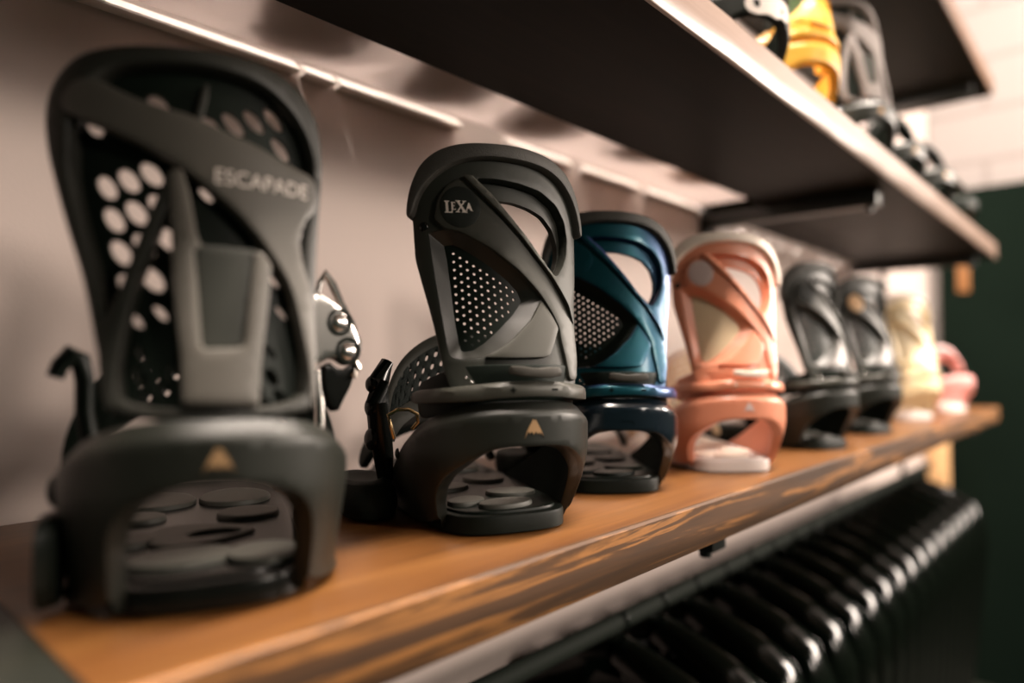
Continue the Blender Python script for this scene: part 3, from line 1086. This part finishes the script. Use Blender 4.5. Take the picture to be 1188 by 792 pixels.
def drop(root, names):
    def rec(o):
        for c in list(o.children):
            rec(c)
            if c.name.split('.')[0] in names:
                for g in list(c.children):
                    bpy.data.objects.remove(g, do_unlink=True)
                bpy.data.objects.remove(c, do_unlink=True)
    rec(root)


def fold(root, deg):
    """highback folded down over the footbed about its pivot at the neck"""
    for c in root.children:
        if c.name.split('.')[0] == 'highback':
            p = Vector((0, 0.066, 0.098))
            c.matrix_local = Matrix.Translation(p) @ Matrix.Rotation(R_(-deg), 4, 'X') @ Matrix.Translation(-p)


# ------------------------------------------------------------------ the room
def slab(name, x0, x1, y0, y1, z0, z1, material):
    bm = bmesh.new()
    box(bm, x0, x1, y0, y1, z0, z1)
    return struct(finish(bm, name, material, smooth=False))


slab('floor', -0.1, 4.6, -1.6, 3.4, -0.1, 0.0, 'floor_dark')
slab('ceiling', -0.1, 4.6, -1.6, 3.4, 3.95, 4.05, 'ceiling_paint')
slab('wall_left', -0.1, 0.0, -1.6, 3.2, S - 0.300, 3.95, 'wall_paint')
slab('trim_1', -0.1, 0.004, -1.6, 3.2, 0.0, S - 0.300, 'black_paint')
slab('trim_2', 0.004, 0.016, -1.6, 2.74, S - 0.365, S - 0.303, 'steel_black')
slab('wall_back', -0.1, 4.6, 3.2, 3.3, 0.0, 3.95, 'painted_block')
slab('trim_3', 0.045, 4.6, 3.155, 3.2, 0.0, S + 0.79, 'black_paint')

# ------------------------------------------------------------------ shelves
FX = 0.344


def wall_shelf(label, z0, z1, y0, y1, xb, mats, brackets, panel=False):
    t = thing('wall_shelf', label, 'shelf', (0, 0, S))
    top, edge, under = mats
    bm = bmesh.new()
    box(bm, xb, FX - 0.004, y0, y1, z0 + 0.0015, z1, 0.0012)
    finish(bm, 'board', top, t)
    bm = bmesh.new()
    # front edging, slightly uneven like sawn timber
    n = 90
    rows = []
    for i in range(n + 1):
        y = y0 + (y1 - y0) * i / n
        w = 0.0006 * math.sin(i * 0.9) + 0.0005 * math.sin(i * 2.3)
        rows.append([bm.verts.new(p) for p in [(FX - 0.0045, y, z0), (FX - 0.001, y, z0), (FX + w * 0.3, y, z0 + 0.0015), (FX + w, y, (z0 + z1) / 2), (FX + w * 0.3, y, z1 - 0.0015), (FX - 0.0015, y, z1 + 0.0001), (FX - 0.0045, y, z1 + 0.0001)]])
    for i in range(n):
        for k in range(7):
            bm.faces.new((rows[i][k], rows[i][(k + 1) % 7], rows[i + 1][(k + 1) % 7], rows[i + 1][k]))
    bm.faces.new(rows[0])
    bm.faces.new(rows[-1][::-1])
    finish(bm, 'front_edging', edge, t)
    bm = bmesh.new()
    box(bm, xb, FX - 0.005, y0 + 0.0005, y1 - 0.0005, z0, z0 + 0.0014)
    finish(bm, 'underside', under, t)
    if panel:
        bm = bmesh.new()
        box(bm, 0.017, xb - 0.0005, y0, panel, z1 - 0.024, z1 - 0.018)
        finish(bm, 'frosted_strip', 'frosted_acrylic', t)
        bm = bmesh.new()
        box(bm, 0.028, xb - 0.0006, panel + 0.002, y1, z0 + 0.0005, z1 - 0.001, 0.001)
        finish(bm, 'board', top, t)
    for yb in brackets:
        bm = bmesh.new()
        box(bm, 0.012, FX - 0.03, yb - 0.014, yb + 0.014, z0 - 0.026, z0 - 0.0004, 0.002)
        finish(bm, 'bracket_arm', 'steel_black', t)
        bm = bmesh.new()
        tube(bm, [(FX - 0.045, yb, z0 - 0.026), (FX - 0.045, yb, z0 - 0.034)], 0.006, 10)
        finish(bm, 'bolt', 'steel_black', t)
    return t


wall_shelf('brown wooden display shelf with rough sawn edge under the row of bindings', -0.037, 0.0, 0.0855, 2.22, 0.003, ('shelf_oak', 'raw_edge', 'shelf_oak'), (0.63, 2.10))
wall_shelf('upper shelf with pale front edge and frosted strip at its back, seen from below', 0.396, 0.436, -0.5, 2.24, 0.129, ('under_brown', 'pale_sheen_edge', 'under_brown'), (1.215, 2.12), panel=1.2)
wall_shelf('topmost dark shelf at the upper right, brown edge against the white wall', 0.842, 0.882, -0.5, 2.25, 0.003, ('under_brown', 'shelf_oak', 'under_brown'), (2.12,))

bm = bmesh.new()
box(bm, 0.003, FX, -0.5, 0.0845, -0.037, 0.0012, 0.002)
o = finish(bm, 'shelf_board', 'dark_board')
o.location = (0, 0, S)
tag(o, 'dark board at the near end of the lower shelf, bottom left corner', 'board')

for i, y in enumerate((1.235, 2.49)):
    bm = bmesh.new()
    box(bm, 0.0005, 0.011, y - 0.020, y + 0.020, 0.0, 1.30, 0.001)
    for k in range(24):
        pass
    o = finish(bm, 'shelf_standard', 'steel_black')
    o.location = (0, 0, S)
    tag(o, ('black upright rail on the wall behind the salmon binding' if i == 0 else 'black upright rail on the wall at the far end of the shelves'), 'shelf rail')

# pale strips and small round pegs on the wall under the upper shelf
segs = [(0.06, 0.355, 'longest pale strip on the wall, above the big black binding'), (0.362, 0.397, 'short pale strip on the wall beside the longest one'),
        (0.403, 0.575, 'pale wall strip between the big black binding and the lettered one'), (0.66, 0.80, 'pale wall strip just above the lettered black binding'),
        (0.83, 0.985, 'pale wall strip between the lettered binding and the blue one'), (1.01, 1.205, 'pale wall strip above the blue binding, next to the black upright rail')]
for a, b, l in segs:
    bm = bmesh.new()
    pr = [(0.0005, 0.007), (0.004, 0.007), (0.014, -0.003), (0.014, -0.005), (0.0005, -0.005)]
    A, B = [[bm.verts.new((x, y, z)) for x, z in pr] for y in (a, b)]
    bm.faces.new(A)
    bm.faces.new(B[::-1])
    for k in range(5):
        bm.faces.new((A[k], A[(k + 1) % 5], B[(k + 1) % 5], B[k]))
    o = finish(bm, 'wall_strip', 'pale_rail')
    o.location = (0, 0, S + 0.407)
    tag(o, l, 'strip', 'pale strips along the wall under the upper shelf')
for i, y in enumerate((1.31, 1.385, 1.46, 1.53, 1.61, 1.71, 1.90, 2.02, 2.16, 2.30, 2.57)):
    bm = bmesh.new()
    dome(bm, (0.0005, 0, 0), 0.013, 0.012, (1, 0, 0), 16, 4)
    tube(bm, [(0.010, 0, 0), (0.03, 0, 0.0), (0.036, 0, 0.004)], 0.004, 8)
    o = finish(bm, 'wall_peg', 'pale_rail')
    o.location = (0, y, S + 0.383)
    tag(o, 'small round pale peg in the row on the wall under the upper shelf', 'peg', 'round pegs in a row on the wall')

# ------------------------------------------------------------------ bindings on the lower shelf
PAL_S = dict(frame='frame_grey', web='black_satin', band='spine_grey', inlay='frame_black', base='black_gloss', pad='pad_grey', bed='black_gloss', hoop='hoop_charcoal', logo='logo_bronze')
PAL_X = dict(frame='frame_black', lip='frame_black', band='band_grey', ridge='band_grey', facet='frame_grey', neck='black_plastic', panel='black_satin', plate='plate_grey', badge='badge_black', bumper='black_rubber',
             lever='grey_plastic', collar='band_grey', mark='black_gloss', base='black_plastic', pad='pad_grey', bed='black_satin', hoop='hoop_grey', logo='logo_bronze', strap='dark_fabric', rim='band_grey', buckle='black_gloss', wire='gold_wire')
PAL_C = dict(PAL_X, neck='salmon', inner_skin='salmon', frame='salmon', lip='salmon', band='salmon', ridge='salmon', facet='salmon', panel='cream_fabric', plate='salmon', badge='pale_badge', bumper='cream_rubber', lever='cream_rubber', collar='salmon', mark='cream_rubber',
             base='white_plastic', pad='cream_rubber', bed='white_plastic', hoop='salmon', logo='pale_badge', strap='cream_fabric', rim='cream_rubber', buckle='cream_rubber', wire='silver')


def put(t, x, y, rho, z=0.0, sc=1.0):
    t.location = (x, y, S + z)
    t.rotation_euler = (0, 0, R_(rho))
    t.scale = (sc, sc, sc)


b1 = binding_s('largest black binding at the near left, with a honeycomb web and raised spine', PAL_S)
put(b1, 0.309, 0.142, 68, 0.0005)
b2 = binding_x('black binding with white LEXA lettering on its round badge, second along the shelf', PAL_X)
put(b2, 0.317, 0.349, 66, 0.0005)

b3 = copy_tree(b2)
drop(b3, ('lettering',))
put(b3, 0.286, 0.511, 49, 0.0005, 0.94)
b3['label'] = 'glossy metallic blue binding between the black lettered one and the salmon one'
repaint(b3, {'frame_black': 'blue_pearl', 'band_grey': 'blue_pearl', 'plate_grey': 'blue_pearl', 'badge_black': 'blue_pearl', 'hoop_grey': 'navy_gloss', 'logo_bronze': 'navy_gloss', 'pad_grey': 'black_satin', 'frame_grey': 'black_satin'})

b4 = binding_x('salmon pink binding with a cream bumper and cream fabric panel', PAL_C, letters=False, perforated=False, loose=False)
put(b4, 0.3145, 0.698, 49, 0.0005, 0.95)


def more(src, label, x, y, rho, z=0.0, sc=1.0, table=None, fd=0, dropped=('lettering',)):
    c = copy_tree(src)
    drop(c, dropped)
    put(c, x, y, rho, z, sc)
    c['label'] = label
    if table:
        repaint(c, table)
    if fd:
        fold(c, fd)
    return c


ALLK = ['frame_black', 'band_grey', 'hoop_grey', 'plate_grey', 'frame_grey', 'spine_grey', 'black_plastic', 'charcoal_plastic', 'grey_plastic', 'black_satin', 'black_rubber', 'dark_fabric', 'pad_grey', 'black_gloss', 'badge_black', 'salmon', 'cream_fabric', 'cream_rubber', 'pale_badge', 'white_plastic']


def all_to(c, **kw):
    d = {k: c for k in ALLK}
    d.update(kw)
    return d


more(b2, 'black binding right behind the salmon one, with a grey lower plate', 0.33, 0.985, 74, 0.0005, 0.93, {'plate_grey': 'hi_grey'}, dropped=('lettering', 'emblem'))
more(b2, 'black binding with grey highback plates, between the other black one and the cream one', 0.322, 1.245, 70, 0.0005, 0.95, {'plate_grey': 'hi_grey', 'band_grey': 'plate_grey', 'badge_black': 'pine'}, dropped=('lettering', 'emblem'))
more(b4, 'cream yellow binding near the far end of the lower shelf', 0.305, 1.60, 58, 0.0005, 0.95, all_to('cream_plastic', cream_rubber='cream_rubber', white_plastic='white_plastic'))
more(b4, 'pink binding with its highback folded down, last on the lower shelf', 0.320, 1.93, 66, 0.0005, 0.95, all_to('pink_plastic', cream_rubber='cream_rubber', white_plastic='white_plastic'), fd=94)

# ------------------------------------------------------------------ bindings on the upper shelf
ZU = 0.4365
u1 = more(b2, 'black binding with white print on its heel, left of the yellow one above', 0.322, 0.735, 62, ZU, 1.0, {'plate_grey': 'white_plastic', 'badge_black': 'white_plastic'}, dropped=('lettering', 'padded_end', 'emblem'))
bm = bmesh.new()
sheet(bm, [(-26, 70), (-20, 80), (-4, 82), (16, 81.5), (34, 78), (40, 66), (34, 58), (22, 61), (14, 56), (2, 60), (-12, 57), (-22, 61)], [ellipse(-12, 70, 4, 5, 0.3, 10), ellipse(24, 68, 3, 4, 0.3, 10)], hoop_map(67.0), 2.9, 3.5, grid=5)
finish(bm, 'white_print', 'print_white', [c for c in u1.children if c.name.startswith('heel_hoop')][0])
more(b4, 'yellow binding on the upper shelf', 0.325, 0.905, 62, ZU, 1.0, all_to('yellow_plastic', cream_fabric='olive_plastic'))
more(b1, 'black binding with grey highback, right of the yellow one on the upper shelf', 0.325, 1.18, 58, ZU, 1.0, {'spine_grey': 'mid_grey', 'frame_grey': 'mid_grey'})
more(b2, 'black binding folded flat, directly behind the grey and black one on the upper shelf', 0.320, 1.43, 60, ZU, 0.95, {'plate_grey': 'hi_grey'}, fd=82)
more(b2, 'grey binding folded flat, next to last on the upper shelf', 0.325, 1.68, 60, ZU, 1.0, {'plate_grey': 'white_plastic', 'band_grey': 'hi_grey', 'frame_black': 'hi_grey'}, fd=84)
more(b4, 'folded black binding with yellow and white pads, last on the upper shelf', 0.325, 1.97, 60, ZU, 0.9, all_to('black_plastic', cream_rubber='yellow_plastic', white_plastic='white_plastic'), fd=94)
sil = 'binding on the upper shelf seen only as a dark shape through the frosted strip'
for i, (x, y, rho) in enumerate(((0.265, -0.06, 68), (0.262, 0.10, 68), (0.265, 0.26, 68), (0.262, 0.42, 68), (0.265, 0.58, 68))):
    c = more(b2, sil, x, y, rho, ZU, 0.9, dropped=('lettering', 'padded_end'))
    c['label'] = ('binding showing as a dark shape through the frosted strip, nearest the left of the photo', 'second dark binding shape from the left showing through the frosted strip',
                  'third dark binding shape from the left showing through the frosted strip', 'fourth dark binding shape from the left showing through the frosted strip', 'fifth dark binding shape from the left showing through the frosted strip')[i]

# ------------------------------------------------------------------ jackets on the rail below
bm = bmesh.new()
tube(bm, [(0.152, 0.10, S - 0.190), (0.152, 2.36, S - 0.190)], 0.0105, 14)
rail = finish(bm, 'clothes_rail', 'rail_black')
tag(rail, 'black round clothes rail under the lower shelf carrying the jackets', 'clothes rail')
for y in (0.16, 2.05):
    bm = bmesh.new()
    tube(bm, [(0.152, y, S - 0.1902), (0.152, y, S - 0.183), (0.152, y, S - 0.062), (0.152, y, S - 0.0375)], 0.006, 10)
    finish(bm, 'rail_hanger', 'steel_black', rail)


def jacket_mesh():
    """puffy jacket seen from its sleeve: swept super-ellipse from the neck over the shoulder and down"""
    bm = bmesh.new()
    for sgn in (1, -1):
        path = [(0.0, -0.055, 0.045, 0.020), (0.05, -0.062, 0.040, 0.026), (0.10, -0.075, 0.038, 0.032), (0.135, -0.092, 0.040, 0.037), (0.146, -0.125, 0.044, 0.039), (0.146, -0.18, 0.046, 0.038), (0.140, -0.26, 0.044, 0.036),
                (0.132, -0.36, 0.040, 0.036), (0.122, -0.47, 0.036, 0.034), (0.112, -0.56, 0.032, 0.030), (0.108, -0.60, 0.028, 0.025)]
        rings = []
        n = 18
        for i, (x, z, a, w) in enumerate(path):
            p0 = path[max(0, i - 1)]
            p1 = path[min(len(path) - 1, i + 1)]
            d = Vector((p1[0] - p0[0], 0, p1[1] - p0[1])).normalized()
            nn = Vector((-d.z, 0, d.x))
            puff = 1.04 + 0.05 * math.sin(i * 2.1)
            ring = []
            for k in range(n):
                t = 2 * math.pi * k / n
                c, s = math.cos(t), math.sin(t)
                e = 0.75
                ring.append(bm.verts.new(Vector((sgn * (x * 0.8 + nn.x * a * math.copysign(abs(c) ** e, c)), w * puff * math.copysign(abs(s) ** e, s), z + nn.z * a * math.copysign(abs(c) ** e, c) - 0.02))))
            rings.append(ring)
        for i in range(len(rings) - 1):
            for k in range(n):
                bm.faces.new((rings[i][k], rings[i][(k + 1) % n], rings[i + 1][(k + 1) % n], rings[i + 1][k]))
        bm.faces.new(rings[0][::-1])
        bm.faces.new(rings[-1])
    # body between the sleeves
    prof = [(-0.07, 0.11, 0.024), (-0.12, 0.145, 0.032), (-0.25, 0.150, 0.035), (-0.40, 0.150, 0.035), (-0.55, 0.15, 0.035), (-0.64, 0.145, 0.030)]
    rings = []
    n = 20
    for z, a, w in prof:
        rings.append([bm.verts.new((0.8 * a * math.cos(2 * math.pi * k / n), w * math.sin(2 * math.pi * k / n), z)) for k in range(n)])
    for i in range(len(rings) - 1):
        for k in range(n):
            bm.faces.new((rings[i][k], rings[i][(k + 1) % n], rings[i + 1][(k + 1) % n], rings[i + 1][k]))
    bm.faces.new(rings[0][::-1])
    bm.faces.new(rings[-1])
    return bm


j0 = thing('jacket', 'glossy black padded jacket in the row hanging under the shelf', 'jacket', group='black jackets on the rail')
bm = jacket_mesh()
finish(bm, 'shell', 'nylon_black', j0, sharp=80)
h0 = thing('coat_hanger', 'black hanger hooked on the rail above a black jacket', 'hanger', group='hangers on the rail')
bm = bmesh.new()
hk = [(0, 0, -0.060), (0, 0, -0.012)] + [(0.013 * math.sin(a), 0, 0.0 + 0.013 * math.cos(a) - 0.0) for a in [math.pi * 0.9 - k * 0.28 for k in range(10)]]
tube(bm, hk, 0.0016, 8)
finish(bm, 'hook', 'black_satin', h0)
bm = bmesh.new()
tube(bm, [(-0.10, 0, -0.092), (-0.04, 0, -0.066), (0, 0, -0.060), (0.04, 0, -0.066), (0.10, 0, -0.092)], 0.004, 8)
finish(bm, 'shoulder_bar', 'black_satin', h0)
ny = 18
for i in range(ny):
    y = 0.715 + 0.09 * i
    j = j0 if i == 0 else copy_tree(j0)
    j.location = (0.150, y - 0.012, S - 0.176)
    j.rotation_euler = (0, 0, R_(random.uniform(-0.8, 0.8)))
    h = h0 if i == 0 else copy_tree(h0)
    h.location = (0.152, y - 0.012, S - 0.190)

# ------------------------------------------------------------------ far corner
bm = bmesh.new()
box(bm, 0.012, 0.075, 3.05, 3.12, 0.0, S - 0.13, 0.004)
o = finish(bm, 'wooden_post', 'pine')
tag(o, 'pale wooden post standing in the far corner below the shelf end', 'post')
bm = bmesh.new()
box(bm, 0.105, 0.145, 3.150, 3.1545, S + 0.39, S + 0.50, 0.001)
o = finish(bm, 'hang_tag', 'orange_card')
tag(o, 'small orange card on the dark panel at the far right', 'card')
